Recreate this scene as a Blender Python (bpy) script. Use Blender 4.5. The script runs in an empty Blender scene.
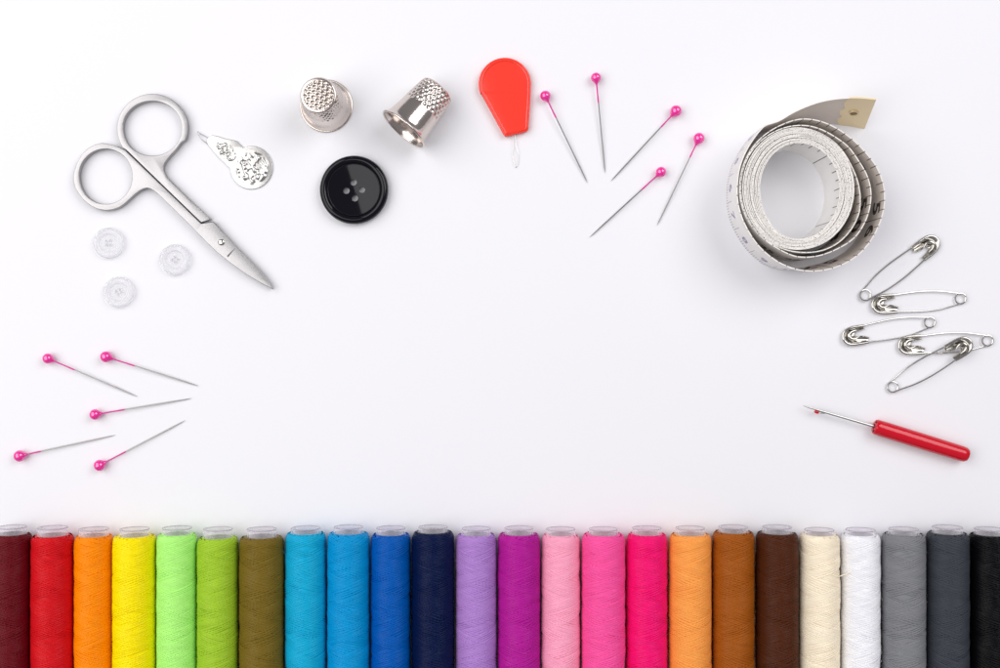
import bpy, bmesh, math, random
from math import sin, cos, pi, radians, atan2, sqrt, hypot
from mathutils import Vector, Matrix, noise

# ------------------------------------------------------------------ scene basics (1 unit = 1 cm)
S = bpy.context.scene
C = S.collection
S.unit_settings.scale_length = 0.01
H = 44.0            # camera height over the table
K = 27.0            # photo pixels per cm on the table


def W(px, py, z=0.0):
    f = (H - z) / (K * H)
    return Vector(((px - 500) * f, (334 - py) * f, z))


def WL(pts, z=0.0):
    return [W(p[0], p[1], z) for p in pts]


# ------------------------------------------------------------------ materials
def mat(name, color, rough=0.5, metal=0.0, **kw):
    m = bpy.data.materials.new(name)
    m.use_nodes = True
    b = m.node_tree.nodes['Principled BSDF']
    b.inputs['Base Color'].default_value = (*color, 1)
    b.inputs['Roughness'].default_value = rough
    b.inputs['Metallic'].default_value = metal
    for k, v in kw.items():
        b.inputs[k.replace('_', ' ')].default_value = v
    return m


def srgb(r, g, b):
    f = lambda c: c / 12.92 if c <= 0.04045 else ((c + 0.055) / 1.055) ** 2.4
    return tuple(f(c / 255) for c in (r, g, b))


def add_bump(m, scale=40, strength=0.2, dist=0.01, stretch=None, detail=3, rough_var=0):
    nt = m.node_tree
    b = nt.nodes['Principled BSDF']
    tc = nt.nodes.new('ShaderNodeTexCoord')
    mp = nt.nodes.new('ShaderNodeMapping')
    nz = nt.nodes.new('ShaderNodeTexNoise')
    bp = nt.nodes.new('ShaderNodeBump')
    nt.links.new(tc.outputs['Object'], mp.inputs['Vector'])
    if stretch:
        mp.inputs['Scale'].default_value = stretch
    nt.links.new(mp.outputs['Vector'], nz.inputs['Vector'])
    nz.inputs['Scale'].default_value = scale
    nz.inputs['Detail'].default_value = detail
    bp.inputs['Strength'].default_value = strength
    bp.inputs['Distance'].default_value = dist
    nt.links.new(nz.outputs['Fac'], bp.inputs['Height'])
    nt.links.new(bp.outputs['Normal'], b.inputs['Normal'])
    if rough_var:
        mr = nt.nodes.new('ShaderNodeMapRange')
        r0 = b.inputs['Roughness'].default_value
        mr.inputs['To Min'].default_value = r0 - rough_var
        mr.inputs['To Max'].default_value = r0 + rough_var
        nt.links.new(nz.outputs['Fac'], mr.inputs['Value'])
        nt.links.new(mr.outputs['Result'], b.inputs['Roughness'])
    return m


def vary(m, amount=0.1, scale=3, stretch=(1, 1, 1)):
    """Small procedural variation of the base colour."""
    nt = m.node_tree
    b = nt.nodes['Principled BSDF']
    col = b.inputs['Base Color'].default_value[:]
    tc = nt.nodes.new('ShaderNodeTexCoord')
    mp = nt.nodes.new('ShaderNodeMapping')
    mp.inputs['Scale'].default_value = stretch
    nz = nt.nodes.new('ShaderNodeTexNoise')
    nz.inputs['Scale'].default_value = scale
    nz.inputs['Detail'].default_value = 4
    mx = nt.nodes.new('ShaderNodeMix')
    mx.data_type = 'RGBA'
    mx.inputs['A'].default_value = [c * (1 - amount) for c in col[:3]] + [1]
    mx.inputs['B'].default_value = [min(1, c * (1 + amount)) for c in col[:3]] + [1]
    nt.links.new(tc.outputs['Object'], mp.inputs['Vector'])
    nt.links.new(mp.outputs['Vector'], nz.inputs['Vector'])
    nt.links.new(nz.outputs['Fac'], mx.inputs['Factor'])
    nt.links.new(mx.outputs['Result'], b.inputs['Base Color'])
    return m


def clear_plastic(name, tint, clear, rough=0.08, edge=0.9):
    """Clear plastic: part of the light passes straight through, the rest is gloss and haze."""
    m = mat(name, tint, rough, 0.0)
    nt = m.node_tree
    b = nt.nodes['Principled BSDF']
    b.inputs['IOR'].default_value = 1.5
    out = nt.nodes['Material Output']
    tr = nt.nodes.new('ShaderNodeBsdfTransparent')
    tr.inputs['Color'].default_value = (*[0.5 + 0.5 * c for c in tint], 1)
    lw = nt.nodes.new('ShaderNodeLayerWeight')
    lw.inputs['Blend'].default_value = 0.35
    mr = nt.nodes.new('ShaderNodeMapRange')
    mr.inputs['To Min'].default_value = 1 - clear
    mr.inputs['To Max'].default_value = edge
    mx = nt.nodes.new('ShaderNodeMixShader')
    nt.links.new(lw.outputs['Facing'], mr.inputs['Value'])
    nt.links.new(mr.outputs['Result'], mx.inputs['Fac'])
    nt.links.new(tr.outputs['BSDF'], mx.inputs[1])
    nt.links.new(b.outputs['BSDF'], mx.inputs[2])
    nt.links.new(mx.outputs['Shader'], out.inputs['Surface'])
    return m


M = {}
M['table'] = add_bump(mat('white_card', (0.84, 0.835, 0.865), 0.6), 6, 0.03, 0.02)
M['steel'] = add_bump(mat('satin_steel', (0.375, 0.365, 0.368), 0.28, 1.0), 60, 0.4, 0.01, rough_var=0.08)
vary(M['steel'], 0.13, 45)
M['notch_shade'] = mat('notch_shade', (0.10, 0.10, 0.11), 0.4, 1.0)
M['chrome'] = mat('nickel_wire', (0.62, 0.60, 0.575), 0.2, 1.0)
M['clasp'] = add_bump(mat('nickel_plate', (0.62, 0.60, 0.56), 0.1, 1.0), 6, 0.12, 0.02)
M['pinsteel'] = mat('pin_steel', (0.42, 0.41, 0.40), 0.3, 1.0)
M['pinsteel_dark'] = mat('ripper_steel', (0.42, 0.41, 0.40), 0.3, 1.0)
M['thimble'] = add_bump(mat('nickel_silver', (0.68, 0.615, 0.57), 0.17, 1.0), 14, 0.1, 0.02)
M['tin'] = add_bump(mat('stamped_tin', (0.60, 0.59, 0.57), 0.32, 1.0), 20, 0.2, 0.02)
M['brass'] = add_bump(mat('dull_brass', (0.80, 0.665, 0.43), 0.42, 0.6), 20, 0.25, 0.02)
M['eyelet_dark'] = mat('eyelet_shade', (0.30, 0.23, 0.13), 0.5, 0.8)
M['black'] = mat('black_gloss', (0.003, 0.003, 0.006), 0.07, 0.0, Specular_IOR_Level=0.28)
M['red'] = mat('orange_red_plastic', srgb(246, 62, 46), 0.16)
M['ripper_red'] = mat('red_plastic', srgb(205, 8, 36), 0.12)
M['ripper_end'] = mat('red_plastic_face', srgb(222, 40, 60), 0.35)
M['hole'] = mat('slot_shade', (0.03, 0.004, 0.008), 0.6)
M['pink'] = mat('pearl_pink', srgb(240, 26, 154), 0.2, 0.0, Coat_Weight=1.0, Coat_IOR=1.9, Coat_Roughness=0.08)
M['pinkcoat'] = mat('pink_lacquer', srgb(214, 60, 150), 0.35)
M['clear'] = clear_plastic('clear_acrylic', (0.97, 0.97, 0.98), 0.66, 0.015, 0.9)
M['clear'].node_tree.nodes['Principled BSDF'].inputs['Transmission Weight'].default_value = 0.4
M['tube'] = clear_plastic('spool_plastic', (0.98, 0.96, 0.99), 0.90, 0.1, 0.5)
M['lip'] = clear_plastic('spool_lip', (0.60, 0.56, 0.63), 0.62, 0.2, 0.8)
M['tape'] = vary(mat('tape_cloth', (0.92, 0.905, 0.885), 0.6), 0.04, 6)
M['tape_edge'] = mat('tape_cut_edge', (0.87, 0.83, 0.78), 0.7)
M['tape_inner'] = vary(mat('tape_cloth_beige', (0.87, 0.785, 0.71), 0.6), 0.05, 6)
for k_ in ('tape', 'tape_inner'):      # thin vinyl cloth lets some light through
    nt_m = M[k_].node_tree
    pb = nt_m.nodes['Principled BSDF']
    tl_ = nt_m.nodes.new('ShaderNodeBsdfTranslucent')
    tl_.inputs['Color'].default_value = (0.85, 0.82, 0.80, 1)
    ms_ = nt_m.nodes.new('ShaderNodeMixShader')
    ms_.inputs['Fac'].default_value = 0.10 if k_ == 'tape' else 0.5
    nt_m.links.new(pb.outputs['BSDF'], ms_.inputs[1])
    nt_m.links.new(tl_.outputs['BSDF'], ms_.inputs[2])
    nt_m.links.new(ms_.outputs['Shader'], nt_m.nodes['Material Output'].inputs['Surface'])
M['ink'] = mat('tape_ink', (0.055, 0.04, 0.035), 0.6)
M['ink_faint'] = mat('tape_ink_faded', (0.34, 0.31, 0.30), 0.6)
M['ink_light'] = mat('tape_ink_violet', (0.29, 0.26, 0.42), 0.6)

# ------------------------------------------------------------------ object helpers


def link(name, me, m=None, parent=None, smooth=35):
    if isinstance(me, bmesh.types.BMesh):
        bm = me
        me = bpy.data.meshes.new(name)
        bm.to_mesh(me)
        bm.free()
    o = bpy.data.objects.new(name, me)
    C.objects.link(o)
    if m is not None:
        for mm in (m if isinstance(m, (list, tuple)) else [m]):
            me.materials.append(mm)
    if smooth is not None:
        for p in me.polygons:
            p.use_smooth = True
        me.set_sharp_from_angle(angle=radians(smooth))
    if parent is not None:
        if parent.type == 'EMPTY' and parent.get('world_built'):
            me.transform(Matrix.Translation(-parent.location))
        o.parent = parent
    return o


def thing(name, label, cat, loc=(0, 0, 0), group=None, world_built=False):
    o = bpy.data.objects.new(name, None)
    o.empty_display_size = 0.5
    C.objects.link(o)
    o.location = loc
    if world_built:
        o['world_built'] = 1
    tag(o, label, cat, group)
    return o


def tag(o, label, cat, group=None):
    o['label'] = label
    o['category'] = cat
    if group:
        o['group'] = group


def copy_tree(o):
    r = o.copy()
    C.objects.link(r)
    for ch in list(o.children):
        c = ch.copy()
        C.objects.link(c)
        c.parent = r
        for g in list(ch.children):
            d = g.copy()
            C.objects.link(d)
            d.parent = c
    return r


def plate(loops, half, bevel, res=3, z=0.0):
    """Flat plate from closed 2-D outlines (holes included), rounded edges; spans z-half .. z+half."""
    cu = bpy.data.curves.new('outline', 'CURVE')
    cu.dimensions = '2D'
    cu.fill_mode = 'BOTH'
    cu.extrude = half - bevel
    cu.bevel_depth = bevel
    cu.bevel_resolution = res
    cu.offset = -bevel
    for lp in loops:
        sp = cu.splines.new('POLY')
        sp.points.add(len(lp) - 1)
        for q, p in zip(sp.points, lp):
            q.co = (p[0], p[1], 0, 1)
        sp.use_cyclic_u = True
    ob = bpy.data.objects.new('outline', cu)
    C.objects.link(ob)
    dg = bpy.context.evaluated_depsgraph_get()
    me = bpy.data.meshes.new_from_object(ob.evaluated_get(dg))
    bpy.data.objects.remove(ob)
    bpy.data.curves.remove(cu)
    bm = bmesh.new()
    bm.from_mesh(me)
    bpy.data.meshes.remove(me)
    bmesh.ops.remove_doubles(bm, verts=bm.verts, dist=1e-5)
    bmesh.ops.translate(bm, verts=bm.verts, vec=(0, 0, z))
    return bm


def tube(bm, pts, rad, sides=8, closed=False, caps=True, mi=0):
    pts = [Vector(p) for p in pts]
    n = len(pts)
    rads = rad if isinstance(rad, (list, tuple)) else [rad] * n
    t0 = None
    rings = []
    nrm = None
    for i in range(n):
        a = pts[i - 1] if (i > 0 or closed) else pts[i]
        b = pts[(i + 1) % n] if (i < n - 1 or closed) else pts[i]
        t = (b - a)
        if t.length < 1e-9:
            t = Vector((1, 0, 0))
        t.normalize()
        if nrm is None:
            ref = Vector((0, 0, 1)) if abs(t.z) < 0.9 else Vector((1, 0, 0))
            nrm = (ref - t * ref.dot(t)).normalized()
        else:
            nrm = (nrm - t * nrm.dot(t)).normalized()
        bi = t.cross(nrm)
        rings.append([bm.verts.new(pts[i] + (nrm * cos(2 * pi * k / sides) + bi * sin(2 * pi * k / sides)) * rads[i]) for k in range(sides)])
    m = n if closed else n - 1
    for i in range(m):
        A, B = rings[i], rings[(i + 1) % n]
        for k in range(sides):
            f = bm.faces.new((A[k], A[(k + 1) % sides], B[(k + 1) % sides], B[k]))
            f.material_index = mi
    if caps and not closed:
        bm.faces.new(list(reversed(rings[0]))).material_index = mi
        bm.faces.new(rings[-1]).material_index = mi
    return bm


def smooth_path(pts, sub=8, closed=False):
    pts = [Vector(p) for p in pts]
    n = len(pts)
    out = []
    for i in range(n if closed else n - 1):
        p1, p2 = pts[i], pts[(i + 1) % n]
        p0 = pts[i - 1] if (i > 0 or closed) else p1 * 2 - p2
        p3 = pts[(i + 2) % n] if (i + 2 < n or closed) else p2 * 2 - p1
        for k in range(sub):
            t = k / sub
            out.append(0.5 * ((2 * p1) + (p2 - p0) * t + (2 * p0 - 5 * p1 + 4 * p2 - p3) * t * t + (3 * p1 - p0 - 3 * p2 + p3) * t ** 3))
    if not closed:
        out.append(pts[-1])
    return out


def lathe(profile, seg=96, closed=False, fn=None, seam=True):
    """Profile of (r, z); fn(r, z, a) may displace the radius and height."""
    bm = bmesh.new()
    rings = []
    for (r, z) in profile:
        if r < 1e-6:
            rings.append([bm.verts.new((0, 0, z))])
        else:
            ring = []
            for k in range(seg):
                a = 2 * pi * k / seg
                rr, zz = fn(r, z, a) if fn else (r, z)
                ring.append(bm.verts.new((rr * cos(a), rr * sin(a), zz)))
            rings.append(ring)
    m = len(rings) if closed else len(rings) - 1
    for i in range(m):
        A, B = rings[i], rings[(i + 1) % len(rings)]
        for k in range(seg):
            k2 = (k + 1) % seg
            if len(A) == 1 and len(B) == 1:
                continue
            if len(A) == 1:
                bm.faces.new((A[0], B[k2], B[k]))
            elif len(B) == 1:
                bm.faces.new((A[k], A[k2], B[0]))
            else:
                bm.faces.new((A[k], A[k2], B[k2], B[k]))
    bmesh.ops.recalc_face_normals(bm, faces=bm.faces)
    return bm


def ellipse(cx, cy, rx, ry, n=72):
    return [(cx + rx * cos(2 * pi * k / n), cy + ry * sin(2 * pi * k / n)) for k in range(n)]


def to_mesh(bm, name='m'):
    me = bpy.data.meshes.new(name)
    bm.to_mesh(me)
    bm.free()
    return me


def cut(bm, cutters):
    """Boolean difference of bmesh by a list of bmeshes."""
    base = bpy.data.objects.new('base', to_mesh(bm))
    C.objects.link(base)
    tmp = []
    for cbm in cutters:
        o = bpy.data.objects.new('cutter', to_mesh(cbm))
        C.objects.link(o)
        tmp.append(o)
        md = base.modifiers.new('cut', 'BOOLEAN')
        md.operation = 'DIFFERENCE'
        md.solver = 'EXACT'
        md.object = o
    dg = bpy.context.evaluated_depsgraph_get()
    me = bpy.data.meshes.new_from_object(base.evaluated_get(dg))
    for o in tmp + [base]:
        d = o.data
        bpy.data.objects.remove(o)
        bpy.data.meshes.remove(d)
    return me


def cyl(x, y, r, z0, z1, seg=28):
    bm = bmesh.new()
    bmesh.ops.create_cone(bm, cap_ends=True, segments=seg, radius1=r, radius2=r, depth=z1 - z0,
                          matrix=Matrix.Translation((x, y, (z0 + z1) / 2)))
    return bm


# ------------------------------------------------------------------ the setting
bm = bmesh.new()
bmesh.ops.create_grid(bm, x_segments=4, y_segments=4, size=120)
t = link('tabletop', bm, M['table'])
t['kind'] = 'structure'

# ------------------------------------------------------------------ thread spools
SP = [  # colour name, rgb, left edge, right edge, rim y, thread start y (photo px)
    ('maroon', (100, 10, 22), -9.0, 31.5, 525.0, 536.5, 'wine-red maroon thread spool at the left end of the row'),
    ('red', (206, 18, 28), 31.5, 74.0, 525.6, 538.0, 'bright red thread spool between the maroon and the orange one'),
    ('orange', (252, 138, 2), 74.0, 113.0, 527.0, 538.0, 'vivid orange thread spool beside the red one'),
    ('yellow', (252, 226, 4), 113.0, 156.5, 527.0, 538.5, 'lemon yellow thread spool with rounded shoulders'),
    ('mint', (174, 242, 124), 156.5, 197.0, 526.0, 536.5, 'light mint green thread spool beside the yellow one'),
    ('yellow green', (158, 196, 48), 197.0, 239.0, 527.0, 540.0, 'yellow-green thread spool with coarse visible windings'),
    ('olive', (116, 96, 30), 239.5, 284.5, 527.0, 539.6, 'olive brown thread spool between yellow-green and turquoise'),
    ('turquoise', (16, 166, 206), 285.0, 326.5, 526.0, 534.5, 'turquoise blue thread spool right beside the olive one'),
    ('sky blue', (4, 146, 205), 327.0, 370.0, 525.0, 535.5, 'sky blue thread spool between turquoise and royal blue'),
    ('royal blue', (0, 86, 172), 370.5, 411.0, 526.0, 536.5, 'royal blue thread spool beside the navy one'),
    ('navy', (4, 20, 62), 411.5, 454.5, 525.0, 533.0, 'dark navy thread spool wound nearly to its tube end'),
    ('lilac', (172, 128, 200), 455.5, 497.0, 526.5, 537.0, 'pale lilac thread spool beside the navy one'),
    ('purple', (176, 26, 146), 497.5, 540.5, 526.0, 536.5, 'magenta purple thread spool between lilac and baby pink'),
    ('baby pink', (252, 162, 190), 541.0, 580.5, 527.0, 537.0, 'baby pink thread spool, the palest of the pinks'),
    ('pink', (246, 84, 158), 581.0, 625.5, 527.0, 537.0, 'medium candy pink thread spool between pale and hot pink'),
    ('hot pink', (238, 18, 112), 626.0, 667.5, 526.0, 536.5, 'hot pink thread spool beside the apricot one'),
    ('apricot', (247, 158, 76), 668.5, 711.5, 526.0, 537.0, 'apricot light orange thread spool between hot pink and caramel'),
    ('caramel', (158, 84, 20), 712.0, 754.5, 525.0, 532.0, 'caramel brown thread spool wound high up its tube'),
    ('dark brown', (76, 36, 16), 755.5, 798.5, 525.0, 535.5, 'dark chocolate brown thread spool beside the cream one'),
    ('cream', (253, 233, 208), 799.0, 840.0, 527.7, 534.5, 'cream beige thread spool with a loose hair of thread'),
    ('white', (240, 240, 248), 841.0, 880.5, 527.7, 533.0, 'pure white thread spool between cream and mid grey'),
    ('grey', (128, 129, 132), 881.5, 925.0, 527.0, 536.5, 'mid grey thread spool with plainly crossing windings'),
    ('charcoal', (60, 64, 71), 926.0, 968.5, 525.0, 535.5, 'charcoal grey thread spool beside the black one'),
    ('black', (8, 8, 11), 969.0, 1010.5, 527.0, 537.0, 'black thread spool at the right end of the row'),
]
R0, SPL = 0.765, 6.3


def winding(seed):
    """Cross-wound thread: passes of a helix up and down the tube, each a little farther out."""
    rnd = random.Random(seed)
    bm = bmesh.new()
    off = rnd.random() * 50
    th = 0.034

    def surf(y, a):
        e = min(y, SPL - y)
        sh = 1.0
        if e < 0.26:
            sh = 0.80 + 0.20 * sqrt(max(0, 1 - (1 - e / 0.26) ** 2))
        bulge = 0.016 * noise.noise((off, y * 1.7, 0)) + 0.010 * noise.noise((off + 9, y * 4.5, a * 0.5))
        return (R0 - 0.045) * sh + bulge
    # core
    seg, rows = 36, 64
    prev = None
    for j in range(rows + 1):
        y = SPL * j / rows
        r = surf(y, 0) + 0.012
        ring = [bm.verts.new((r * cos(2 * pi * k / seg), -y, r * sin(2 * pi * k / seg))) for k in range(seg)]
        if prev:
            for k in range(seg):
                bm.faces.new((prev[k], prev[(k + 1) % seg], ring[(k + 1) % seg], ring[k]))
        else:
            tube_r = [bm.verts.new((0.5 * cos(2 * pi * k / seg), -y, 0.5 * sin(2 * pi * k / seg))) for k in range(seg)]
            for k in range(seg):
                bm.faces.new((tube_r[k], tube_r[(k + 1) % seg], ring[(k + 1) % seg], ring[k]))
        prev = ring
    pitch = 1.45
    npass = 84
    ph = rnd.random() * 6.28
    adv = 2 * pi * 0.074 / pitch
    for i in range(npass):
        grp = i // 4
        d = 1 if grp % 2 == 0 else -1
        if i % 4 == 0:
            ph = rnd.random() * 6.28
            pitg = pitch * rnd.uniform(0.9, 1.12)
            wobg = rnd.random() * 30
        ph += adv * rnd.uniform(0.8, 1.25)
        y0 = 0.012 + rnd.random() * 0.05
        y1 = SPL - y0
        pit = pitg * rnd.uniform(0.997, 1.003)
        # helix angle varies a little along the spool
        n = int((y1 - y0) / pit * 30)
        pts = []
        ph2 = ph if d > 0 else ph * 1.0 + 1.0
        wob = wobg + i * 0.02
        for k in range(n + 1):
            y = y0 + (y1 - y0) * k / n
            a = ph2 + d * (2 * pi * y / pit + 0.45 * noise.noise((wob * 0.02 + off, y * 0.8, d)) + 0.05 * noise.noise((wob, y * 3, 1)))
            r = surf(y, a) + -0.006 + 0.0011 * grp + 0.003 * noise.noise((wob, y * 5, 4))
            pts.append((r * cos(a), -y, r * sin(a)))
        tube(bm, pts, th, 6, caps=False)
    # a few flyaway fibres
    for i in range(16):
        a, y = rnd.uniform(0, pi), rnd.uniform(0.1, SPL - 0.3)
        r = R0
        p = Vector((r * cos(a), -y, r * sin(a)))
        d = Vector((cos(a + 1.3), rnd.uniform(-1, 1), sin(a + 1.3) * 0.6)).normalized()
        o = Vector((cos(a), 0, sin(a)))
        L = rnd.uniform(0.08, 0.2)
        tube(bm, smooth_path([p, p + d * L * 0.5 + o * 0.035, p + d * L + o * rnd.uniform(0.0, 0.04)], 4), 0.0045, 3, caps=False)
    me = to_mesh(bm, 'thread_winding')
    for p in me.polygons:
        p.use_smooth = True
    return me


windings = [winding(11 + 7 * s) for s in range(6)]
RT = 0.53
tube_me = to_mesh(lathe([(RT, 0), (RT, -SPL - 0.4), (RT - 0.075, -SPL - 0.4), (RT - 0.075, 0), (RT - 0.05, 0.018), (RT - 0.02, 0.018)], 64, closed=True), 'spool_tube')
lip_bm = bmesh.new()
tube(lip_bm, [((RT - 0.012) * cos(2 * pi * k / 64), (RT - 0.012) * sin(2 * pi * k / 64), 0.012) for k in range(64)], 0.018, 8, closed=True)
lip_me = to_mesh(lip_bm, 'tube_lip')
lip_me.transform(Matrix.Rotation(radians(-90), 4, 'X'))
tube_me.transform(Matrix.Rotation(radians(-90), 4, 'X'))    # lathe axis z -> y
rnd = random.Random(5)
spool_group = 'thread spools lined up along the lower edge'
first_spool = None
for i, (nm, rgb, xl, xr, yr, ys, lab) in enumerate(SP):
    f = (xr - xl) / 2 / 27.47 / R0 * 0.985
    R = R0 * f
    xc = ((xl + xr) / 2 - 500) / 27.47
    Y0 = (334 - ys) / K * (H - 2 * R) / H - 0.02
    Yt = (334 - yr) / K * (H - (R - RT)) / H
    Y0 = min(Y0, Yt - 0.15)
    tm = mat('thread_' + nm.replace(' ', '_'), srgb(*rgb), 0.36, 0.0)
    tm.node_tree.nodes['Principled BSDF'].inputs['Specular IOR Level'].default_value = 0.14
    vary(tm, 0.14, 2.2, (1, 3.5, 1))
    me = windings[(i * 5) % 6]
    if first_spool is None:
        root = thing('thread_spool', lab, 'thread spool', (xc, Y0, 0), spool_group)
        w = link('thread_winding', me, tm, root, smooth=None)
        tb = link('spool_tube', tube_me, M['tube'], root, smooth=50)
        link('tube_lip', lip_me, M['lip'], tb, 50)
        first_spool = root
    else:
        root = copy_tree(first_spool)
        root.location = (xc, Y0, 0)
        root['label'] = lab
        w = [c for c in root.children if c.name.startswith('thread')][0]
        tb = [c for c in root.children if c.name.startswith('spool')][0]
        w.data = me
        if not me.materials:
            me.materials.append(tm)
    w.material_slots[0].link = 'OBJECT'
    w.material_slots[0].material = tm
    w.location = (0, 0, R)
    w.scale = (f, 1, f)
    w.rotation_euler = (0, 0.9 * i + rnd.random(), 0) if i % 2 == 0 else (0, 0.9 * i, 0)
    if nm == 'cream':
        bm = bmesh.new()
        tube(bm, smooth_path([(0.55, -1.45, 0.50), (0.70, -1.42, 0.40), (0.86, -1.36, 0.44), (0.98, -1.29, 0.47), (1.09, -1.27, 0.43)], 5), 0.02, 5)
        link('loose_thread', bm, tm, root, None).location = (0, 0, R)
    tb.location = (0, Yt - Y0, R)

# ------------------------------------------------------------------ pins
pin_me = {}
bm = bmesh.new()
HR = 0.205
prof = [(0, -HR)] + [(HR * cos(a), HR * sin(a)) for a in [radians(x) for x in range(-80, 46, 9)]] + \
       [(0.105, 0.185), (0.065, 0.225), (0.042, 0.27), (0.0, 0.275)]
head_bm = lathe(prof, 40)
bm_c = bmesh.new()
tube(bm_c, [(0, 0, 0.25), (0, 0, 0.6), (0, 0, 0.92), (0, 0, 1.0)], [0.030, 0.0265, 0.031, 0.0255], 10)
bm_s = bmesh.new()
tube(bm_s, [(0, 0, 0.28), (0, 0, 2.9), (0, 0, 3.4), (0, 0, 3.58)], [0.025, 0.025, 0.018, 0.004], 10)
PINS = [
    ((545.4, 95.9), (587.5, 183), 'pink-headed pin beside the orange-red threader, leaning down to the right'),
    ((596, 77.7), (605, 173), 'pink-headed pin standing nearly upright, highest head of the upper fan'),
    ((676, 111), (611, 181), 'pink-headed pin with point down left, the upper of two parallel ones in the upper fan'),
    ((699, 138.4), (657, 225.5), 'rightmost pink-headed pin of the upper fan, nearest the tape measure'),
    ((661, 172), (589.5, 237.5), 'lowest pink-headed pin of the upper fan, point to lower left'),
    ((47.9, 358.5), (137.5, 396.7), 'upper left pin of the lower group, long pink lacquered neck, sloping down right'),
    ((106, 356.8), (198.5, 386), 'upper right pin of the lower group, its point farthest right'),
    ((95, 414.5), (191.5, 398.4), 'middle pin of the lower group, point rising slightly right'),
    ((19.5, 456), (115.5, 435), 'pink-headed pin nearest the left edge of the picture'),
    ((99.5, 465.4), (185.2, 420.4), 'lowest pink-headed pin of all, point rising steeply right'),
]
first_pin = None
for (hd, tp, lab) in PINS:
    a, b = W(*hd, HR), W(*tp, 0.035)
    d = b - a
    if first_pin is None:
        root = thing('sewing_pin', lab, 'pin', a, 'pink-headed sewing pins')
        link('pin_shaft', bm_s, M['pinsteel'], root)
        link('pin_head', head_bm, M['pink'], root, 60)
        link('lacquer_neck', bm_c, M['pinkcoat'], root)
        first_pin = root
    else:
        root = copy_tree(first_pin)
        root['label'] = lab
    root.location = a
    root.rotation_euler = d.to_track_quat('Z', 'Y').to_euler()
    root.scale = (1, 1, d.length / 3.58)
    for c in root.children:
        if c.name.startswith('lacquer_neck'):
            c.scale = (1, 1, rnd.uniform(0.72, 1.12))
        if c.name.startswith('pin_head'):
            k_ = rnd.uniform(0.93, 1.05)
            c.scale = (k_, k_ * rnd.uniform(0.97, 1.0), k_ * 3.58 / d.length)

# ------------------------------------------------------------------ embroidery scissors
ZT = 0.28
U = [(152.2 + 35.4 * cos(radians(a)), 128.6 + 34.9 * sin(radians(a))) for a in range(147, 381, 4)]
U += [(181.3, 142.6), (176.5, 149.5), (170, 156.2), (165.4, 162), (163.4, 166.5), (163.3, 170.6), (166, 176.4), (172.5, 183), (179.8, 190), (191.5, 201.7),
      (211, 219.3), (201.1, 222.6), (170.3, 192.7), (125.8, 149.5)]
Uhole = ellipse(152.2, 128.3, 29.4, 27.4)
L = [(125.4, 150.2), (119.6, 147.2), (113.6, 145.1), (102, 142.8), (94.5, 144.5), (88, 148), (81.5, 154.6), (76.7, 163), (73.7, 172), (73, 180), (74.8, 187.5),
     (78.6, 194), (83.7, 200.3), (90.3, 205.6), (98, 209.3), (105.9, 210.5), (113, 209.8), (119.5, 207.4), (124.8, 203.8), (129.2, 199.8), (134, 195.2), (139, 191.2),
     (143, 189), (147, 188), (150.5, 188.7), (154, 190.8), (158, 194), (175, 210.6), (196, 231.5), (205, 241), (217, 252.5), (231, 263.8), (246, 274.3), (261, 283.3), (273.5, 289.8),
     (269, 281.5), (262.5, 273), (252, 262), (238, 248.3), (224, 233.3), (213.5, 221.6), (201.2, 223.6), (170.0, 193.3)]
Lhole = ellipse(105.6, 176.4, 26.6, 27.6)
root = thing('scissors', 'small satin steel embroidery scissors lying closed beside the clear buttons', 'scissors', W(160, 190), world_built=True)
zh = (ZT - 0.02) / 2
ub = plate([WL(U, ZT), WL(Uhole, ZT)], zh, 0.024, 2, ZT - zh)
link('handle', ub, M['steel'], root)
lb = plate([WL(L, ZT), WL(Lhole, ZT)], zh, 0.024, 2, ZT - zh)
# thin the blade towards its tip and split blade from handle along a line through the joint
p0 = W(199, 228, ZT)
axis = (W(273, 289.5, ZT) - W(201, 222, ZT)).normalized()
halves = []
for keep in (1, -1):
    b2 = lb.copy()
    geom = b2.verts[:] + b2.edges[:] + b2.faces[:]
    bmesh.ops.bisect_plane(b2, geom=geom, plane_co=p0, plane_no=axis, clear_inner=(keep > 0), clear_outer=(keep < 0))
    halves.append(b2)
lb.free()
bl = halves[0]
tipL = (W(273, 289.5, ZT) - p0).length
notch = bmesh.new()
n0, n1 = W(227.4, 256.6, ZT), W(234.7, 248.6, ZT)
w_ = axis * 0.034
for zz in (0.2, 0.4):
    for q in (n0 - w_, n0 + w_, n1 + w_ * 0.3, n1 - w_ * 0.3):
        notch.verts.new((q.x, q.y, zz))
v = list(notch.verts)
notch.faces.new(v[0:4]); notch.faces.new(v[4:8])
for k in range(4):
    notch.faces.new((v[k], v[(k + 1) % 4], v[4 + (k + 1) % 4], v[4 + k]))
bmesh.ops.recalc_face_normals(notch, faces=notch.faces)
for vv in bl.verts:
    s = max(0, (vv.co - p0).dot(axis) / tipL)
    if vv.co.z < 0.15:
        vv.co.z = 0.13 + 0.05 * s
    else:
        vv.co.z -= 0.05 * max(0, s - 0.35)
blade = link('blade', bl, M['steel'], root)
nm_ = link('stop_notch_shade', notch, M['notch_shade'], blade, None)  # dark wedge paints the shade of a slit; the blade stays uncut
nm_.data.transform(Matrix.Translation(-root.location))
for vv in nm_.data.vertices:
    vv.co.z = vv.co.z if vv.co.z < 0.3 else ZT - 0.0015
link('handle', halves[1], M['steel'], root)
LB = [(203, 226), (212, 223.5), (223, 233.8), (237, 249), (251, 262.6), (261.5, 273.4), (268.2, 282), (272.3, 288.8), (260, 282), (245, 273), (230, 262.5), (216, 251), (204, 239.5)]
link('blade', plate([WL(LB, 0.1)], 0.045, 0.012, 1, 0.065), M['steel'], root)
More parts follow.
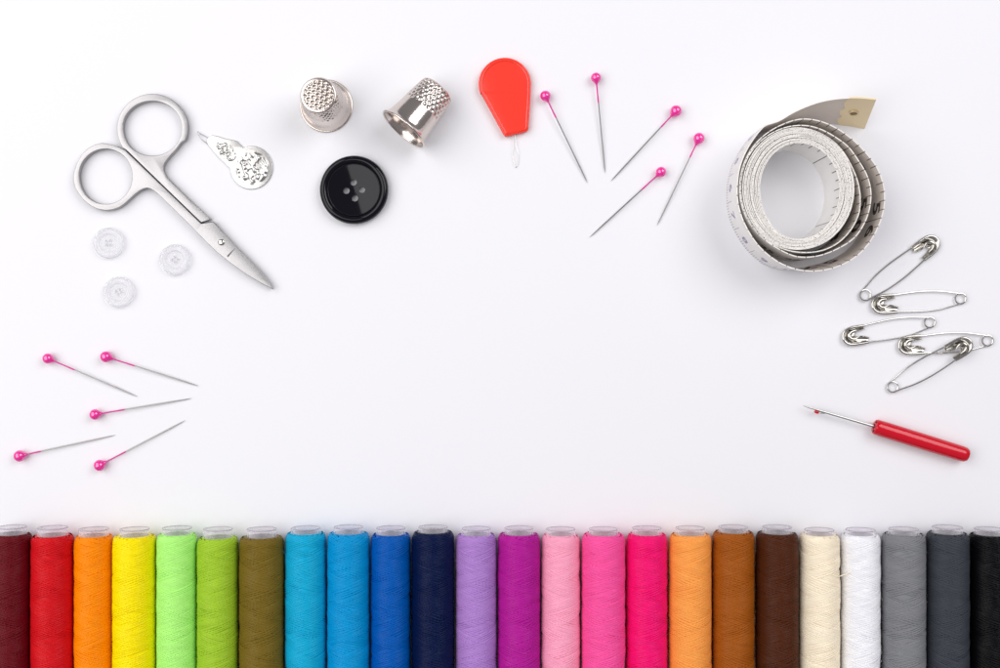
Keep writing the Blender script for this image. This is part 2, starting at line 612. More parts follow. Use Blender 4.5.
sc = lathe([(0, 0.335), (0.05, 0.333), (0.095, 0.322), (0.118, 0.30), (0.12, 0.12), (0, 0.12)], 32)
c = W(221.3, 242.3, 0.3)
bmesh.ops.translate(sc, verts=sc.verts, vec=(c.x, c.y, 0))
link('pivot_screw', sc, M['clasp'], root)

# ------------------------------------------------------------------ stamped tin needle threader
root = thing('needle_threader', 'silver stamped tin needle threader with embossed round head, beside the scissors', 'needle threader', W(245, 162), world_built=True)
N = [(251.5 + 21.2 * cos(radians(a)), 167.6 + 21.7 * sin(radians(a))) for a in range(-113, 172, 5)]
N += [(230.0, 168.2), (227.6, 166.2), (225.4, 163.8), (220.8, 159.6), (215.3, 153.6), (211.4, 148.6), (207.6, 144.2), (206.6, 141), (208, 137.4), (212, 135), (218, 136.2), (224.5, 138.3), (231, 139.6),
      (236.6, 141), (239.6, 143.4), (241.6, 145.6)]
link('threader_plate', plate([WL(N, 0.05)], 0.03, 0.022, 2, 0.03), M['tin'], root)


def relief(cx, cy, rx, ry, rot, seed, amp, ring=False):
    bm = bmesh.new()
    nr, na = 26, 80
    rings = []
    base = W(cx, cy, 0.06)
    for j in range(nr + 1):
        q = j / nr
        row = []
        for k in range(na):
            a = 2 * pi * k / na
            x, y = q * cos(a), q * sin(a)
            n1 = noise.noise((x * 3.2 + seed, y * 2.6, seed)) + 0.8 * noise.noise((x * 6.5 + seed, y * 5.2, 3 + seed))
            h = amp * (0.35 + max(-0.5, min(0.75, n1 * 1.5)))
            edge = min(1, (1 - q) / 0.22)
            h *= edge * edge * (3 - 2 * edge)
            X, Y = x * rx / K, y * ry / K
            row.append(bm.verts.new((base.x + X * cos(rot) - Y * sin(rot), base.y + X * sin(rot) + Y * cos(rot), 0.0615 + h)))
        rings.append(row)
    for j in range(nr):
        for k in range(na):
            A, B = rings[j], rings[j + 1]
            k2 = (k + 1) % na
            if j == 0:
                if k % 2 == 0:
                    pass
            bm.faces.new((A[k], B[k], B[k2], A[k2]))
    bmesh.ops.remove_doubles(bm, verts=bm.verts, dist=1e-5)
    return bm


link('embossed_relief', relief(252, 168.3, 17.5, 17.5, 0.3, 4.3, 0.06), M['tin'], root, 60)
link('embossed_relief', relief(225.5, 151.5, 12.5, 8.0, radians(-42), 8.9, 0.045), M['tin'], root, 60)
bm = bmesh.new()
tube(bm, smooth_path([W(209, 138.5, 0.05), W(204, 135.6, 0.06), W(200.5, 133.9, 0.08), W(197.4, 131.6, 0.1), W(198.6, 135.6, 0.09), W(202, 140, 0.07), W(209, 144.5, 0.05)], 6), 0.012, 6)
link('wire_loop', bm, M['pinsteel'], root)

# ------------------------------------------------------------------ orange-red plastic needle threader
root = thing('needle_threader', 'orange-red plastic needle threader shaped like a shield with a fine wire loop', 'needle threader', W(506, 95), world_built=True)
P = [(504.8 + 26.2 * cos(radians(a)), 84.2 + 26.4 * sin(radians(a))) for a in range(158, 372, 5)]
P += [(530.8, 92), (530.1, 104), (529.2, 118), (528.6, 128), (527.8, 130.3), (525.5, 132), (516, 134.3), (507.5, 136.2), (505, 136.2), (503.4, 134.4), (498.5, 125.5), (489.5, 109), (482.5, 96.4), (481, 93.6)]
hb = plate([WL(P, 0.2)], 0.12, 0.04, 3, 0.12)
hdl = link('threader_handle', hb, M['red'], root)


def inset(poly, d):
    n = len(poly)
    out = []
    for i in range(n):
        a, b, c2 = Vector(poly[i - 1][:2]), Vector(poly[i][:2]), Vector(poly[(i + 1) % n][:2])
        t1, t2 = (b - a).normalized(), (c2 - b).normalized()
        nn = (Vector((-t1.y, t1.x)) + Vector((-t2.y, t2.x))).normalized()
        out.append(b + nn * d)
    return out


pw = WL(P, 0.24)
area = sum(pw[i - 1].x * pw[i].y - pw[i].x * pw[i - 1].y for i in range(len(pw)))
ins = inset(pw, 0.105 if area > 0 else -0.105)
bm = bmesh.new()
tube(bm, [(p.x, p.y, 0.238) for p in ins], 0.034, 10, closed=True)
link('raised_edge', bm, M['red'], root)
bm = bmesh.new()
tube(bm, smooth_path([W(513.2, 134, 0.1), W(513.4, 146, 0.07), W(512.6, 155, 0.05), W(514.4, 164, 0.04), W(516, 167.6, 0.04), W(518, 163, 0.04), W(518.4, 154, 0.05), W(516.5, 146, 0.07), W(515, 134, 0.1)], 6), 0.008, 6)
link('wire_loop', bm, M['chrome'], root)

# ------------------------------------------------------------------ thimbles
TH = 2.03


def pit(u, v, depth, rad):
    """Hexagonally staggered pits on unit cells."""
    row = round(v)
    uu = u + (0.5 if row % 2 else 0.0)
    du, dv = uu - round(uu), v - row
    d = hypot(du, dv) / rad
    return -depth * max(0.0, 1 - d * d) if d < 1 else 0.0


def make_thimble(label):
    root = thing('thimble', label, 'thimble')
    out = []
    key = [(0.955, 0.04), (0.925, 0.085), (0.885, 0.16), (0.855, 0.26), (0.828, 0.42), (0.79, 0.75), (0.752, 1.1), (0.712, 1.5), (0.678, 1.82), (0.655, 1.93), (0.615, 1.995), (0.585, 2.012)]
    sm = smooth_path([(r, 0, z) for r, z in key], 9)
    prof = [(p.x, p.z) for p in sm]
    inner = [(0.54, 1.93), (0.62, 1.86), (0.655, 1.6), (0.70, 1.2), (0.755, 0.75), (0.80, 0.4), (0.85, 0.16), (0.92, 0.03)]
    inn = [(0, 1.93)] + [(p.x, p.z) for p in smooth_path([(r, 0, z) for r, z in inner], 4)]
    NR = 26

    def fn(r, z, a):
        if 0.98 < z < 1.93:
            h = pit(a / (2 * pi) * NR, (z - 1.07) / 0.145, 0.036, 0.5)
            return r + h, z
        return r, z
    full = list(reversed(prof)) + []
    b = lathe([(0.585, 2.012)] + [q for q in full[1:]], 288, fn=fn)
    b2 = lathe(inn, 96)
    for f in b2.faces:
        f.normal_flip()
    tmp = to_mesh(b2)
    b.from_mesh(tmp)
    bpy.data.meshes.remove(tmp)
    link('thimble_body', b, M['thimble'], root, 60)
    # crown with a lattice of pits
    bm = bmesh.new()
    n = 150
    R = 0.588
    grid = {}
    rings = []
    nr, na = 44, 150
    for j in range(nr + 1):
        q = j / nr
        row = []
        for k in range(na):
            a = 2 * pi * k / na
            x, y = R * q * cos(a), R * q * sin(a)
            z = 2.045 - 0.033 * q * q
            if q < 0.9:
                z += pit(x / 0.185, y / 0.160, 0.06, 0.46)
            row.append(bm.verts.new((x, y, z)))
        rings.append(row)
    for j in range(nr):
        for k in range(na):
            k2 = (k + 1) % na
            bm.faces.new((rings[j][k], rings[j + 1][k], rings[j + 1][k2], rings[j][k2]))
    bmesh.ops.remove_doubles(bm, verts=bm.verts, dist=1e-5)
    link('dimpled_crown', bm, M['thimble'], root, 60)
    rim = bmesh.new()
    tube(rim, [(0.942 * cos(2 * pi * k / 96), 0.942 * sin(2 * pi * k / 96), 0.04) for k in range(96)], 0.042, 12, closed=True)
    link('rolled_rim', rim, M['thimble'], root, 60)
    return root


th1 = make_thimble('nickel thimble standing upright with its dimpled crown facing up')
th1.location = W(326.6, 106.2)
th1.rotation_euler = (0, 0, 0.4)
th2 = copy_tree(th1)
th2['label'] = 'nickel thimble lying on its side with its open mouth to lower left'
for th_ in (th1, th2):
    th_['group'] = 'metal thimbles'
# axis (rim -> crown) points to the upper right and slightly down
dirv = Vector((0.63, 0.775, 0)).normalized()
tilt = math.atan2(0.984 - 0.66, 1.95)
ax = dirv * cos(tilt) + Vector((0, 0, -sin(tilt)))
th2.rotation_euler = ax.to_track_quat('Z', 'Y').to_euler()
th2.location = W(403.2, 130.0, 0.96)
th2.location.z = 0.984 * cos(tilt) - 0.04 * sin(tilt)

# ------------------------------------------------------------------ black button
root = thing('button', 'large shiny black four-hole coat button below the thimbles', 'button', W(354.8, 190.6))
prof = [(0, 0.0), (1.02, 0.0), (1.15, 0.035), (1.23, 0.10), (1.262, 0.19), (1.25, 0.28), (1.205, 0.35), (1.13, 0.385), (1.06, 0.375), (1.0, 0.335), (0.965, 0.295), (0.935, 0.282), (0.90, 0.278), (0.6, 0.240), (0.3, 0.215), (0, 0.206)]
sm = [(max(0, p.x), p.z) for p in smooth_path([(r, 0, z) for r, z in prof], 4)]
sm[0] = (0, sm[0][1]); sm[-1] = (0, sm[-1][1])
holes = [(-0.02, 0.275), (-0.285, -0.03), (0.285, 0.005), (0.03, -0.31)]
me = cut(lathe(sm, 128), [cyl(x, y, 0.118, -0.2, 0.6) for x, y in holes])
link('button_disc', me, M['black'], root, 28)
# slim raised ring that frames the recess
bm = bmesh.new()
tube(bm, [(0.952 * cos(2 * pi * k / 128), 0.952 * sin(2 * pi * k / 128), 0.284) for k in range(128)], 0.02, 8, closed=True)
link('recess_ring', bm, M['black'], root, 60)

# ------------------------------------------------------------------ clear buttons
prof = [(0, 0), (0.47, 0.0), (0.545, 0.035), (0.572, 0.10), (0.56, 0.17), (0.50, 0.225), (0.42, 0.235), (0.345, 0.205), (0.30, 0.13), (0.27, 0.115), (0, 0.112)]
sm = [(max(0, p.x), p.z) for p in smooth_path([(r, 0, z) for r, z in prof], 3)]
sm[0] = (0, sm[0][1]); sm[-1] = (0, sm[-1][1])
bme = cut(lathe(sm, 64), [cyl(0.1 * cos(a), 0.1 * sin(a), 0.05, -0.1, 0.4, 16) for a in (0.6, 0.6 + pi / 2, 0.6 + pi, 0.6 + 1.5 * pi)])
o = link('button', bme, M['clear'], None, 30)
cb = [((108.8, 243), 0.2, 'small clear plastic button nearest the scissor ring, topmost of the three'),
      ((175, 259.8), 1.1, 'small clear plastic button nearest the scissor blade, rightmost of the three'),
      ((119, 292), 2.3, 'small clear plastic button farthest from the scissors, lowest of the three')]
for i, (p, rz, lab) in enumerate(cb):
    q = o if i == 0 else o.copy()
    if i:
        C.objects.link(q)
    q.location = W(*p, 0.1)
    q.location.z = 0
    q.rotation_euler = (0, 0, rz)
    tag(q, lab, 'button', 'small clear buttons')

# ------------------------------------------------------------------ tape measure
TC = (798.5, 188.7)
TZ = 2.0
FT = (H - TZ) / (K * H)
TAB = [(50, 72 + 13), (85, 80), (110, 74), (135, 66), (160, 62), (180, 61), (215, 64.5), (240, 71), (270, 81), (291, 86), (313, 89), (329, 88.6), (356, 86.4), (375.5, 81), (389, 76), (410, 72), (445, 70),
       (467, 65.7), (495, 61.8), (520, 59.3), (540, 58.6), (585, 60), (610, 63), (630, 68), (662, 71.5), (682, 74.5), (715, 72.8), (730, 70), (745, 66.3), (760, 65), (776, 63.4), (805, 63.6), (855, 60.3), (900, 57.8), (945, 59.4), (990, 63.4),
       (1015, 66.5), (1031, 67), (1057, 65.3), (1070, 62.8), (1085, 60), (1104, 57.6), (1130, 58.5), (1170, 61)]


def ell(th, r0, r90, r180, r270):
    c_, s_ = cos(th), sin(th)
    rx = r0 if c_ > 0 else r180
    ry = r90 if s_ > 0 else r270
    return 1 / sqrt((c_ / rx) ** 2 + (s_ / ry) ** 2)


def interp(tab, x):
    # smooth Catmull-Rom in value
    for i in range(len(tab) - 1):
        if tab[i][0] <= x <= tab[i + 1][0]:
            x0, y0 = tab[i]
            x1, y1 = tab[i + 1]
            m0 = (y1 - tab[i - 1][1]) / (x1 - tab[i - 1][0]) if i > 0 else (y1 - y0) / (x1 - x0)
            m1 = (tab[i + 2][1] - y0) / (tab[i + 2][0] - x0) if i + 2 < len(tab) else (y1 - y0) / (x1 - x0)
            h = x1 - x0
            t = (x - x0) / h
            return (2 * t ** 3 - 3 * t * t + 1) * y0 + (t ** 3 - 2 * t * t + t) * h * m0 + (-2 * t ** 3 + 3 * t * t) * y1 + (t ** 3 - t * t) * h * m1
    return tab[-1][1]


NT = 11.4
top_pts, bot_pts = [], []
# the free tail first (from its end back to the coil), its upper edge leaning outwards
tail_top = [(876, 99.6), (861, 98.2), (846, 98.2), (832, 99.6), (818, 102.6), (804, 107.6), (791, 113.8), (779, 120.8)]
tail_bot_px = [(864.5, 128), (851, 125.8), (838, 124.2), (826, 123.3), (814, 123.2), (801, 124.3)]
ang0 = 118
tt = [W(x, y, 1.86) for x, y in tail_top]
tb_ = [W(x, y, 0.0) for x, y in tail_bot_px]
th_list = []
deg = ang0
while deg <= 1170:
    th_list.append(deg)
    deg += 2.5
coil_top = []
for dg_ in th_list:
    r = interp(TAB, dg_)
    a = radians(dg_)
    coil_top.append(W(TC[0] + r * cos(a), TC[1] - r * sin(a), TZ))
N2 = int(NT * 144)
for k in range(1, N2 + 1):
    dg_ = 1170 + k * 2.5
    a = radians(dg_)
    q = k / 144 / NT
    ro = ell(a, 56.6, 61, 56, 61)
    ri = ell(a, 40.6, 45.7, 38.8, 50)
    j = 0.45 * noise.noise((k / 144 * 2.1, 3.3, 0)) + 0.25 * noise.noise((cos(a) * 2, sin(a) * 2, int(k / 144) * 3.7))
    r = ro + (ri - ro) * q + j * min(1, k / 60) * (0.5 + 0.9 * sin(pi * q))
    coil_top.append(W(TC[0] + r * cos(a), TC[1] - r * sin(a), TZ))
# coil centre line, bottom edge right under the top edge
tail_t = smooth_path(tt + [coil_top[0], coil_top[1]], 8)[:-9]
first_b = Vector((coil_top[0].x, coil_top[0].y, 0))
tail_b_ctrl = tb_ + [Vector((first_b.x + 0.28, first_b.y + 0.0, 0)) if False else first_b]
tb_s = smooth_path(tail_b_ctrl, 8)
# resample the lower edge to the same count by arc fraction


def resample(pts, n):
    d = [0]
    for i in range(1, len(pts)):
        d.append(d[-1] + (pts[i] - pts[i - 1]).length)
    out, j = [], 0
    for k in range(n):
        s = d[-1] * k / (n - 1)
        while j < len(d) - 2 and d[j + 1] < s:
            j += 1
        f_ = (s - d[j]) / max(1e-9, d[j + 1] - d[j])
        out.append(pts[j].lerp(pts[j + 1], f_))
    return out


nt_ = 60
tail_T = resample(tail_t, nt_)
tail_B = resample(tb_s, nt_)
top_pts = tail_T[:-1] + coil_top
bot_pts = tail_B[:-1]
cc_ = W(TC[0], TC[1], TZ)
for p, dg_ in zip(coil_top, th_list + [9999] * len(coil_top)):      # the outermost turn leans outwards below the coil
    u_ = max(0.0, 1 - abs(dg_ - 292) / 42)
    rad_ = Vector((p.x - cc_.x, p.y - cc_.y, 0)).normalized()
    q_ = p - rad_ * 0.24 * u_ * u_ * (3 - 2 * u_)
    bot_pts.append(Vector((q_.x, q_.y, 0.0)))
z_blend = 40
for k in range(min(z_blend, len(coil_top))):       # ease the change of height from tail to coil
    i = nt_ - 1 + k
    top_pts[i].z = 1.86 + (TZ - 1.86) * k / z_blend
# arc length
arc = [0.0]
for i in range(1, len(top_pts)):
    a_ = (top_pts[i] + bot_pts[i]) / 2
    b_ = (top_pts[i - 1] + bot_pts[i - 1]) / 2
    arc.append(arc[-1] + (a_ - b_).length)
nrms = []
for i in range(len(top_pts)):
    i0, i1 = max(0, i - 1), min(len(top_pts) - 1, i + 1)
    t_ = (top_pts[i1] + bot_pts[i1]) - (top_pts[i0] + bot_pts[i0])
    up = top_pts[i] - bot_pts[i]
    nrms.append(t_.cross(up).normalized())         # points outwards for a CCW path
TT = 0.0365


def tape_at(s, v, side, lift=0.0):
    """Point on the band: arc position s, height fraction v, side +1 outer face, -1 inner face."""
    s = max(0, min(arc[-1], s))
    lo, hi = 0, len(arc) - 1
    while hi - lo > 1:
        m_ = (lo + hi) // 2
        if arc[m_] <= s:
            lo = m_
        else:
            hi = m_
    f_ = (s - arc[lo]) / max(1e-9, arc[hi] - arc[lo])
    T_, B_ = top_pts[lo].lerp(top_pts[hi], f_), bot_pts[lo].lerp(bot_pts[hi], f_)
    n_ = nrms[lo].lerp(nrms[hi], f_)
    return B_.lerp(T_, v) + n_ * side * (TT / 2 + lift)


bm = bmesh.new()
rows = []
loose_end = arc[nt_ - 1 + int((1110 - ang0) / 2.5)]
for i in range(len(arc)):
    T_, B_, n_ = top_pts[i], bot_pts[i], nrms[i]
    rows.append([bm.verts.new(B_ - n_ * TT / 2), bm.verts.new(T_ - n_ * TT / 2), bm.verts.new(T_ + n_ * TT / 2), bm.verts.new(B_ + n_ * TT / 2)])
for i in range(len(rows) - 1):
    A, B = rows[i], rows[i + 1]
    for k in range(4):
        bm.faces.new((A[k], A[(k + 1) % 4], B[(k + 1) % 4], B[k])).material_index = (3 if arc[i] < loose_end else 0) if k == 0 else (5 if k == 1 else 0)
bm.faces.new(rows[0]); bm.faces.new(list(reversed(rows[-1])))
bmesh.ops.recalc_face_normals(bm, faces=bm.faces)


def tick(s, w, v0, v1, side, mi, cap=False):
    pts = [tape_at(s - w / 2, v0, side, 0.003), tape_at(s + w / 2, v0, side, 0.003), tape_at(s + w / 2, v1, side, 0.003), tape_at(s - w / 2, v1, side, 0.003)]
    f_ = bm.faces.new([bm.verts.new(p) for p in pts])
    f_.material_index = mi
    if cap:
        up = Vector((0, 0, 0.003))
        pts = [tape_at(s - w / 2, 1, 1) + up, tape_at(s + w / 2, 1, 1) + up, tape_at(s + w / 2, 1, -1, 0.003) + up, tape_at(s - w / 2, 1, -1, 0.003) + up]
        f_ = bm.faces.new([bm.verts.new(p) for p in pts])
        f_.material_index = mi


def speck(s):
    # ragged weave and ink showing on the cut edge of the cloth
    for q in range(3):
        if rnd.random() < 0.75:
            w_, l_ = rnd.uniform(0.010, 0.026), rnd.uniform(0.2, 0.75)
            sq, o_ = s + rnd.uniform(-0.15, 0.15), rnd.uniform(0, 1 - l_)
            up = Vector((0, 0, 0.003))
            P0, P1 = tape_at(sq, 1, 1) + up, tape_at(sq, 1, -1) + up
            Q0, Q1 = tape_at(sq + w_, 1, 1) + up, tape_at(sq + w_, 1, -1) + up
            f_ = bm.faces.new([bm.verts.new(p) for p in (P0.lerp(P1, o_), Q0.lerp(Q1, o_), Q0.lerp(Q1, o_ + l_), P0.lerp(P1, o_ + l_))])
            f_.material_index = rnd.choice((1, 4, 4))


def text_mesh(txt, size):
    cu = bpy.data.curves.new('digits', 'FONT')
    cu.body = txt
    cu.size = size
    cu.align_x = 'CENTER'
    cu.offset = 0.022 * size
    ob = bpy.data.objects.new('digits', cu)
    C.objects.link(ob)
    dg = bpy.context.evaluated_depsgraph_get()
    me = bpy.data.meshes.new_from_object(ob.evaluated_get(dg))
    bpy.data.objects.remove(ob)
    bpy.data.curves.remove(cu)
    vs = [tuple(v.co) for v in me.vertices]
    fs = [tuple(p.vertices) for p in me.polygons]
    bpy.data.meshes.remove(me)
    return vs, fs


def digits(txt, s, v0, size, side, mi, flip=1, sx=1.0):
    """Digits printed along the band, foot at height fraction v0; flip mirrors the running direction."""
    vs, fs = text_mesh(txt, size)
    width = 2.0
    nv = [bm.verts.new(tape_at(s + flip * x * sx, v0 + y / width, side, 0.004)) for x, y, z in vs]
    for f_ in fs:
        try:
            q = bm.faces.new([nv[k] for k in f_])
            q.material_index = mi
        except ValueError:
            pass


# where the right-hand side of the outermost loop lies along the band: the middle line of 56 inches
def arc_of_angle(dg_):
    k = (dg_ - ang0) / 2.5
    i = nt_ - 1 + int(k)
    return arc[min(i, len(arc) - 1)]


s56 = arc_of_angle(341)
s50 = arc_of_angle(341 + 360)
INCH = s50 - s56
INCH = INCH / 6.0
cnt = 0
e = INCH / 8
k0 = -int(s56 / e)
s = s56 + k0 * e
k = k0
while s < arc[-1]:
    if s > 6.5:
        m_ = k % 8
        v0 = 0.06 if m_ == 0 else (0.66 if m_ == 4 else (0.72 if m_ % 2 == 0 else 0.81))
        loose = s < s50 + 10
        tick(s, 0.028, v0, 1.0, -1, 1, cap=loose)
        if not loose:
            speck(s)
    s += e
    k += 1
for q in range(-3, 16):
    s = s56 + q * INCH
    num = 56 - q
    if 2.2 < s < arc[-1] and num > 0:
        # one digit on each side of the inch line, tops towards the upper edge
        st = str(num)
        for ch, dx in ((st[0], -0.55), (st[1] if len(st) > 1 else '', 0.55)):
            if ch:
                digits(ch, s - dx * 0.78, 0.42 if q in (0, 6) else 0.10, 1.12, -1, 1, flip=-1, sx=0.95)
# centimetre scale on the outer face
s = 3.0
while s < 45:
    mm = round(s * 10)
    tick(s, 0.018, 0.0, 0.5 if mm % 10 == 0 else (0.16 if mm % 5 else 0.22), 1, 2)
    s += 0.1
for q in range(3, 45):
    digits(str(q), q + 0.5, 0.30, 0.62, 1, 2 if q < arc_of_angle(470) else 1, flip=1)  # numerals past the outer turn get dark ink, painting in their shade

root = thing('tape_measure', 'off-white cloth tape measure rolled up on edge with brass tip', 'tape measure', W(TC[0], TC[1]), world_built=True)
me = to_mesh(bm, 'tape_band')
me.materials.append(M['tape']); me.materials.append(M['ink']); me.materials.append(M['ink_light']); me.materials.append(M['tape_inner']); me.materials.append(M['ink_faint']); me.materials.append(M['tape_edge'])
link('tape_band', me, None, root, 40)
# brass end: folded sheet over the tail's end with a scalloped inner edge
bm = bmesh.new()
for side in (1, -1):
    g = []
    nv, ns = 60, 34
    for j in range(nv + 1):
        v_ = -0.015 + 1.03 * j / nv
        edge = 0.99 + 0.13 * abs(sin(v_ * pi * 3.0)) - 0.12 * abs(v_ - 0.5)
        row = []
        for i in range(ns + 1):
            s_ = edge * i / ns
            d_ = hypot((s_ - 0.62) / 0.16, (v_ - 0.5) * 2 / 0.16)
            lift = 0.012
            p = tape_at(s_, v_, side, lift)
            row.append(bm.verts.new(p))
        g.append(row)
    for j in range(nv):
        for i in range(ns):
            bm.faces.new((g[j][i], g[j][i + 1], g[j + 1][i + 1], g[j + 1][i]))
    if side == 1:
        outer = g
    else:
        for j in range(nv):
            bm.faces.new((outer[j][0], outer[j + 1][0], g[j + 1][0], g[j][0]))
            bm.faces.new((outer[j][ns], outer[j + 1][ns], g[j + 1][ns], g[j][ns]))
        for i in range(ns):
            bm.faces.new((outer[nv][i], outer[nv][i + 1], g[nv][i + 1], g[nv][i]))
bmesh.ops.recalc_face_normals(bm, faces=bm.faces)
tip = link('brass_tip', bm, M['brass'], root, 40)
bm = bmesh.new()
ring_ = []
for k in range(32):
    a_ = 2 * pi * k / 32
    ring_.append(tape_at(0.60 + 0.16 * cos(a_), 0.5 + 0.08 * sin(a_), -1, 0.035))
tube(bm, ring_, 0.028, 8, closed=True)
ey = link('eyelet', bm, M['brass'], tip, 60)
ey.data.transform(Matrix.Translation(-root.location))
bm = bmesh.new()
bm.faces.new([bm.verts.new(tape_at(0.60 + 0.14 * cos(2 * pi * k / 32), 0.5 + 0.07 * sin(2 * pi * k / 32), -1, 0.021)) for k in range(32)])
eh = link('eyelet_hole_shade', bm, M['eyelet_dark'], tip, None)  # dark disc paints the shade inside the eyelet; nothing is cut through
eh.data.transform(Matrix.Translation(-root.location))

# ------------------------------------------------------------------ safety pins
def build_safety_pin(label):
    root = thing('safety_pin', label, 'safety pin', group='steel safety pins')
    rw = 0.029
    path = [(3.02, 0.26, 0.1), (2.3, 0.335, 0.1), (1.5, 0.375, 0.09), (0.8, 0.345, 0.07), (0.3, 0.25, 0.05)]
    coil = []
    for k in range(0, 50):
        a = radians(75 + k * (360 + 210) / 49)
        coil.append((0.2 * cos(a), 0.2 * sin(a), 0.042 + 0.075 * k / 49))
    back = [(0.3, -0.245, 0.11), (0.8, -0.335, 0.11), (1.5, -0.37, 0.1), (2.3, -0.325, 0.1), (3.0, -0.25, 0.1)]
    pts = smooth_path(path + [(0.12, 0.217, 0.045)], 6)[:-1] + [Vector(c_) for c_ in coil] + smooth_path([coil[-1]] + back, 6)[1:]
    bm = bmesh.new()
    tube(bm, pts, rw, 8)
    link('pin_wire', bm, M['chrome'], root)
    outl = smooth_path([(2.42, 0.47), (2.72, 0.475), (3.0, 0.455), (3.2, 0.37), (3.32, 0.18), (3.335, -0.06), (3.25, -0.28), (3.06, -0.41), (2.8, -0.44), (2.5, -0.425)], 5)
    inn = smooth_path([(2.52, -0.22), (2.75, -0.19), (2.90, -0.12), (2.94, -0.01), (2.88, 0.05), (2.76, 0.065), (2.64, 0.08), (2.53, 0.13), (2.42, 0.20)], 5)
    outl = [(Vector((p[0], p[1] * 0.77, 0))) for p in outl]
    inn = [Vector((p[0] - 0.06, p[1] * 0.74, 0)) for p in inn]
    # hollow sheet guard lofted between its outer and inner outline, troughed like pressed metal
    n_ = 64
    oo, ii = resample(outl, n_), resample([Vector((p[0], p[1], 0)) for p in reversed(inn)], n_)
    prof_ = [(0.0, 0.13), (0.12, 0.165), (0.24, 0.14), (0.42, 0.055), (0.60, 0.045), (0.78, 0.12), (0.9, 0.145), (1.0, 0.11), (0.97, 0.05), (0.5, 0.03), (0.03, 0.05)]
    bm = bmesh.new()
    g_ = []
    for k in range(n_):
        g_.append([bm.verts.new((oo[k].x + (ii[k].x - oo[k].x) * t_, oo[k].y + (ii[k].y - oo[k].y) * t_, z_)) for t_, z_ in prof_])
    for k in range(n_ - 1):
        for q in range(len(prof_)):
            q2 = (q + 1) % len(prof_)
            bm.faces.new((g_[k][q], g_[k + 1][q], g_[k + 1][q2], g_[k][q2]))
    bm.faces.new(g_[0]); bm.faces.new(list(reversed(g_[-1])))
    bmesh.ops.recalc_face_normals(bm, faces=bm.faces)
    # rolled outer edge
    tube(bm, [(p.x * 0.995, p.y * 0.93, 0.115) for p in outl], 0.058, 8)
    # folded inner lip
    lip = smooth_path([(2.72, 0.05, 0.13), (2.9, 0.13, 0.14), (3.06, 0.08, 0.14), (3.1, -0.06, 0.135), (2.98, -0.16, 0.13), (2.78, -0.185, 0.12)], 5)
    tube(bm, lip, [0.02 + 0.05 * sin(pi * k / (len(lip) - 1)) for k in range(len(lip))], 8)
    link('clasp', bm, M['clasp'], root, 50)
    return root


sp0 = build_safety_pin('topmost safety pin, leaning up right with its clasp nearest the tape measure')
SPINS = [((865.2, 295.2), (937.5, 239.2), 0, 0.0, None),
         ((960.4, 298.6), (871.8, 304.8), 0, 0.0, 'second safety pin from the top, lying level with its coil at right'),
         ((929.6, 322.4), (842.6, 337.6), 0, 0.0, 'safety pin farthest left, clasp at its left end, just below the level one'),
         ((987.4, 340.6), (898.6, 345.4), 0, 0.0, 'safety pin whose coil lies nearest the right edge, under another pin'),
         ((892.8, 386.8), (971.5, 341.5), 0, 0.26, 'lowest safety pin, its clasp resting across another safety pin')]
for i, (co, ce, z0, lift, lab) in enumerate(SPINS):
    r_ = sp0 if i == 0 else copy_tree(sp0)
    if lab:
        r_['label'] = lab
    a, b = W(*co, 0.08), W(*ce, 0.1 + lift)
    d = b - a
    r_.location = (a.x, a.y, z0)
    sc_ = hypot(d.x, d.y) / 3.34
    r_.scale = (sc_, min(1.0, sc_), 1)
    r_.rotation_euler = (0, -math.asin(lift / 3.3), atan2(d.y, d.x))

# ------------------------------------------------------------------ seam ripper
A, B = W(874.2, 426.4, 0.3), W(968.2, 455.6, 0.3)
dv = (B - A)
root = thing('seam_ripper', 'seam ripper with red plastic handle and thin steel fork', 'seam ripper', (A.x, A.y, 0))
root.rotation_euler = (0, 0, atan2(dv.y, dv.x))
Lh = hypot(dv.x, dv.y)
RH = 0.292
prof = [(0.0, 0.06), (0.10, 0.06), (0.10, 0.0), (0.225, 0.0), (0.262, 0.02), (0.278, 0.06), (0.284, 0.15), (RH, 0.4), (RH, Lh * 0.6), (0.284, Lh - 0.24), (0.272, Lh - 0.12), (0.22, Lh - 0.03), (0.13, Lh - 0.002), (0, Lh)]
hb = lathe(prof, 64)
bmesh.ops.rotate(hb, verts=hb.verts, matrix=Matrix.Rotation(radians(90), 3, 'Y'))
bmesh.ops.translate(hb, verts=hb.verts, vec=(0, 0, RH))
hnd = link('handle', hb, M['ripper_red'], root, 32)
for y in (-0.165, 0.165):
    sl = bmesh.new()
    bmesh.ops.create_cube(sl, size=1, matrix=Matrix.Translation((0.01, y, RH + 0.09)) @ Matrix.Diagonal((0.05, 0.075, 0.12, 1)))
    link('end_slot_shade', sl, M['hole'], hnd, None)  # solid dark blocks paint the shade of two slots in the end
tipw = W(802.6, 405.6, 0.3)
tl = root.matrix_basis.inverted() @ tipw if False else Matrix.Rotation(-atan2(dv.y, dv.x), 3, 'Z') @ (Vector((tipw.x, tipw.y, 0)) - Vector((A.x, A.y, 0)))
bm = bmesh.new()
ys = tl.y
xs = tl.x
pts = [(0.1, 0, RH), (xs * 0.3, ys * 0.3, RH), (xs * 0.62, ys * 0.62, RH), (xs * 0.8, ys * 0.8, RH), (xs * 0.93, ys * 0.93, RH), (xs, ys, RH)]
tube(bm, pts, [0.055, 0.05, 0.05, 0.042, 0.028, 0.006], 10)
shaft = link('steel_shaft', bm, M['pinsteel_dark'], root)
bm = bmesh.new()
tube(bm, smooth_path([(xs * 0.66, ys * 0.66, RH), (xs * 0.71, ys * 0.71 - 0.05, RH - 0.03), (xs * 0.78, ys * 0.78 - 0.075, RH - 0.03)], 5), 0.034, 8)
link('fork_arm', bm, M['chrome'], root)
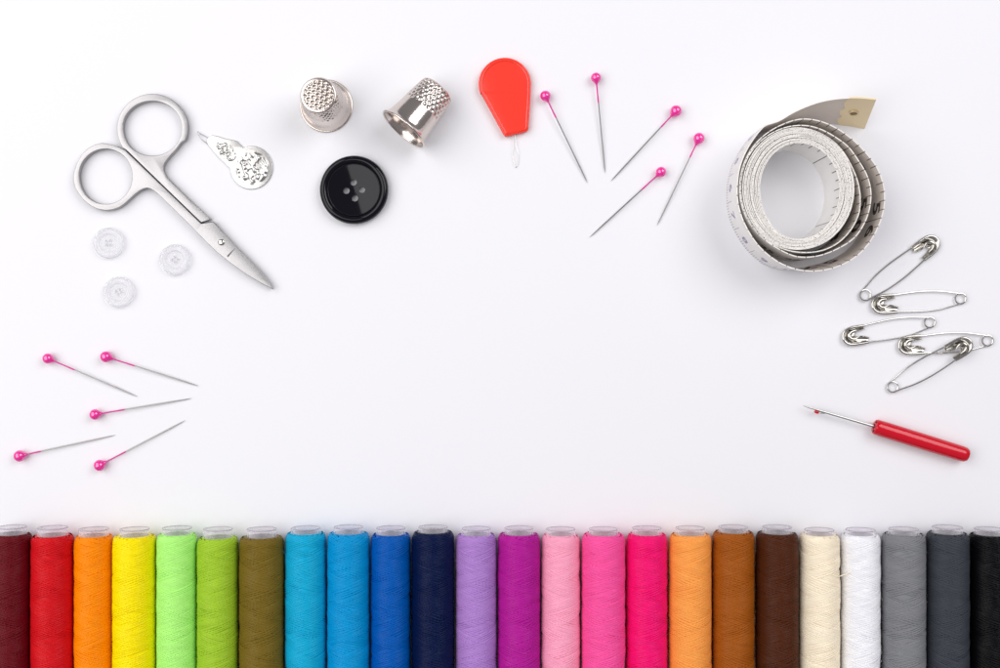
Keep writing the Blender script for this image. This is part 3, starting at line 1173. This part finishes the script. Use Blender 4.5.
bm = bmesh.new()
bmesh.ops.create_uvsphere(bm, u_segments=24, v_segments=16, radius=1, matrix=Matrix.Translation((xs * 0.79, ys * 0.79 - 0.085, RH - 0.03)) @ Matrix.Diagonal((0.105, 0.058, 0.058, 1)))
link('safety_ball', bm, M['ripper_red'], root, 60)

# ------------------------------------------------------------------ light: softboxes of a studio and a dim white room
w = bpy.data.worlds.new('World')
S.world = w
w.use_nodes = True
nt = w.node_tree
bg = nt.nodes['Background']
bg.inputs['Strength'].default_value = 1.0
tc = nt.nodes.new('ShaderNodeTexCoord')
sx_ = nt.nodes.new('ShaderNodeSeparateXYZ')
rp = nt.nodes.new('ShaderNodeValToRGB')
nt.links.new(tc.outputs['Generated'], sx_.inputs['Vector'])
nt.links.new(sx_.outputs['Z'], rp.inputs['Fac'])
nt.links.new(rp.outputs['Color'], bg.inputs['Color'])
rp.color_ramp.elements[0].position = 0.0            # dim studio: grey walls, darker ceiling
rp.color_ramp.elements[0].color = (0.24, 0.235, 0.245, 1)
rp.color_ramp.elements[1].position = 0.8
rp.color_ramp.elements[1].color = (0.26, 0.255, 0.27, 1)


def area(name, loc, tilt, sx, sy, radiance, col=(1, 1, 1), roll=0.0):
    d = bpy.data.lights.new(name, 'AREA')
    d.shape = 'RECTANGLE'
    d.size, d.size_y = sx, sy
    d.energy = radiance * pi * sx * sy
    d.color = col
    o_ = bpy.data.objects.new(name, d)
    C.objects.link(o_)
    o_.location = loc
    o_.rotation_euler = (0, tilt, roll)
    return o_


area('softbox_key', (-72, 35, 90), radians(-38), 110, 150, 2.75, (1.0, 0.988, 0.985), radians(18))
area('softbox_fill', (70, 50, 92), radians(43), 80, 80, 4.0, (0.99, 0.985, 1.0), radians(35))

# ------------------------------------------------------------------ camera
cd = bpy.data.cameras.new('Camera')
cd.sensor_width = 36
cd.lens = 36 * H / (1000 / K)
cd.clip_start, cd.clip_end = 0.5, 1000
cam = bpy.data.objects.new('Camera', cd)
C.objects.link(cam)
cam.location = (0, 0, H)
S.camera = cam

S.view_settings.view_transform = 'Standard'
S.view_settings.look = 'None'
S.view_settings.exposure = -0.07
S.view_settings.gamma = 1
S.cycles.max_bounces = 12
S.cycles.transparent_max_bounces = 16
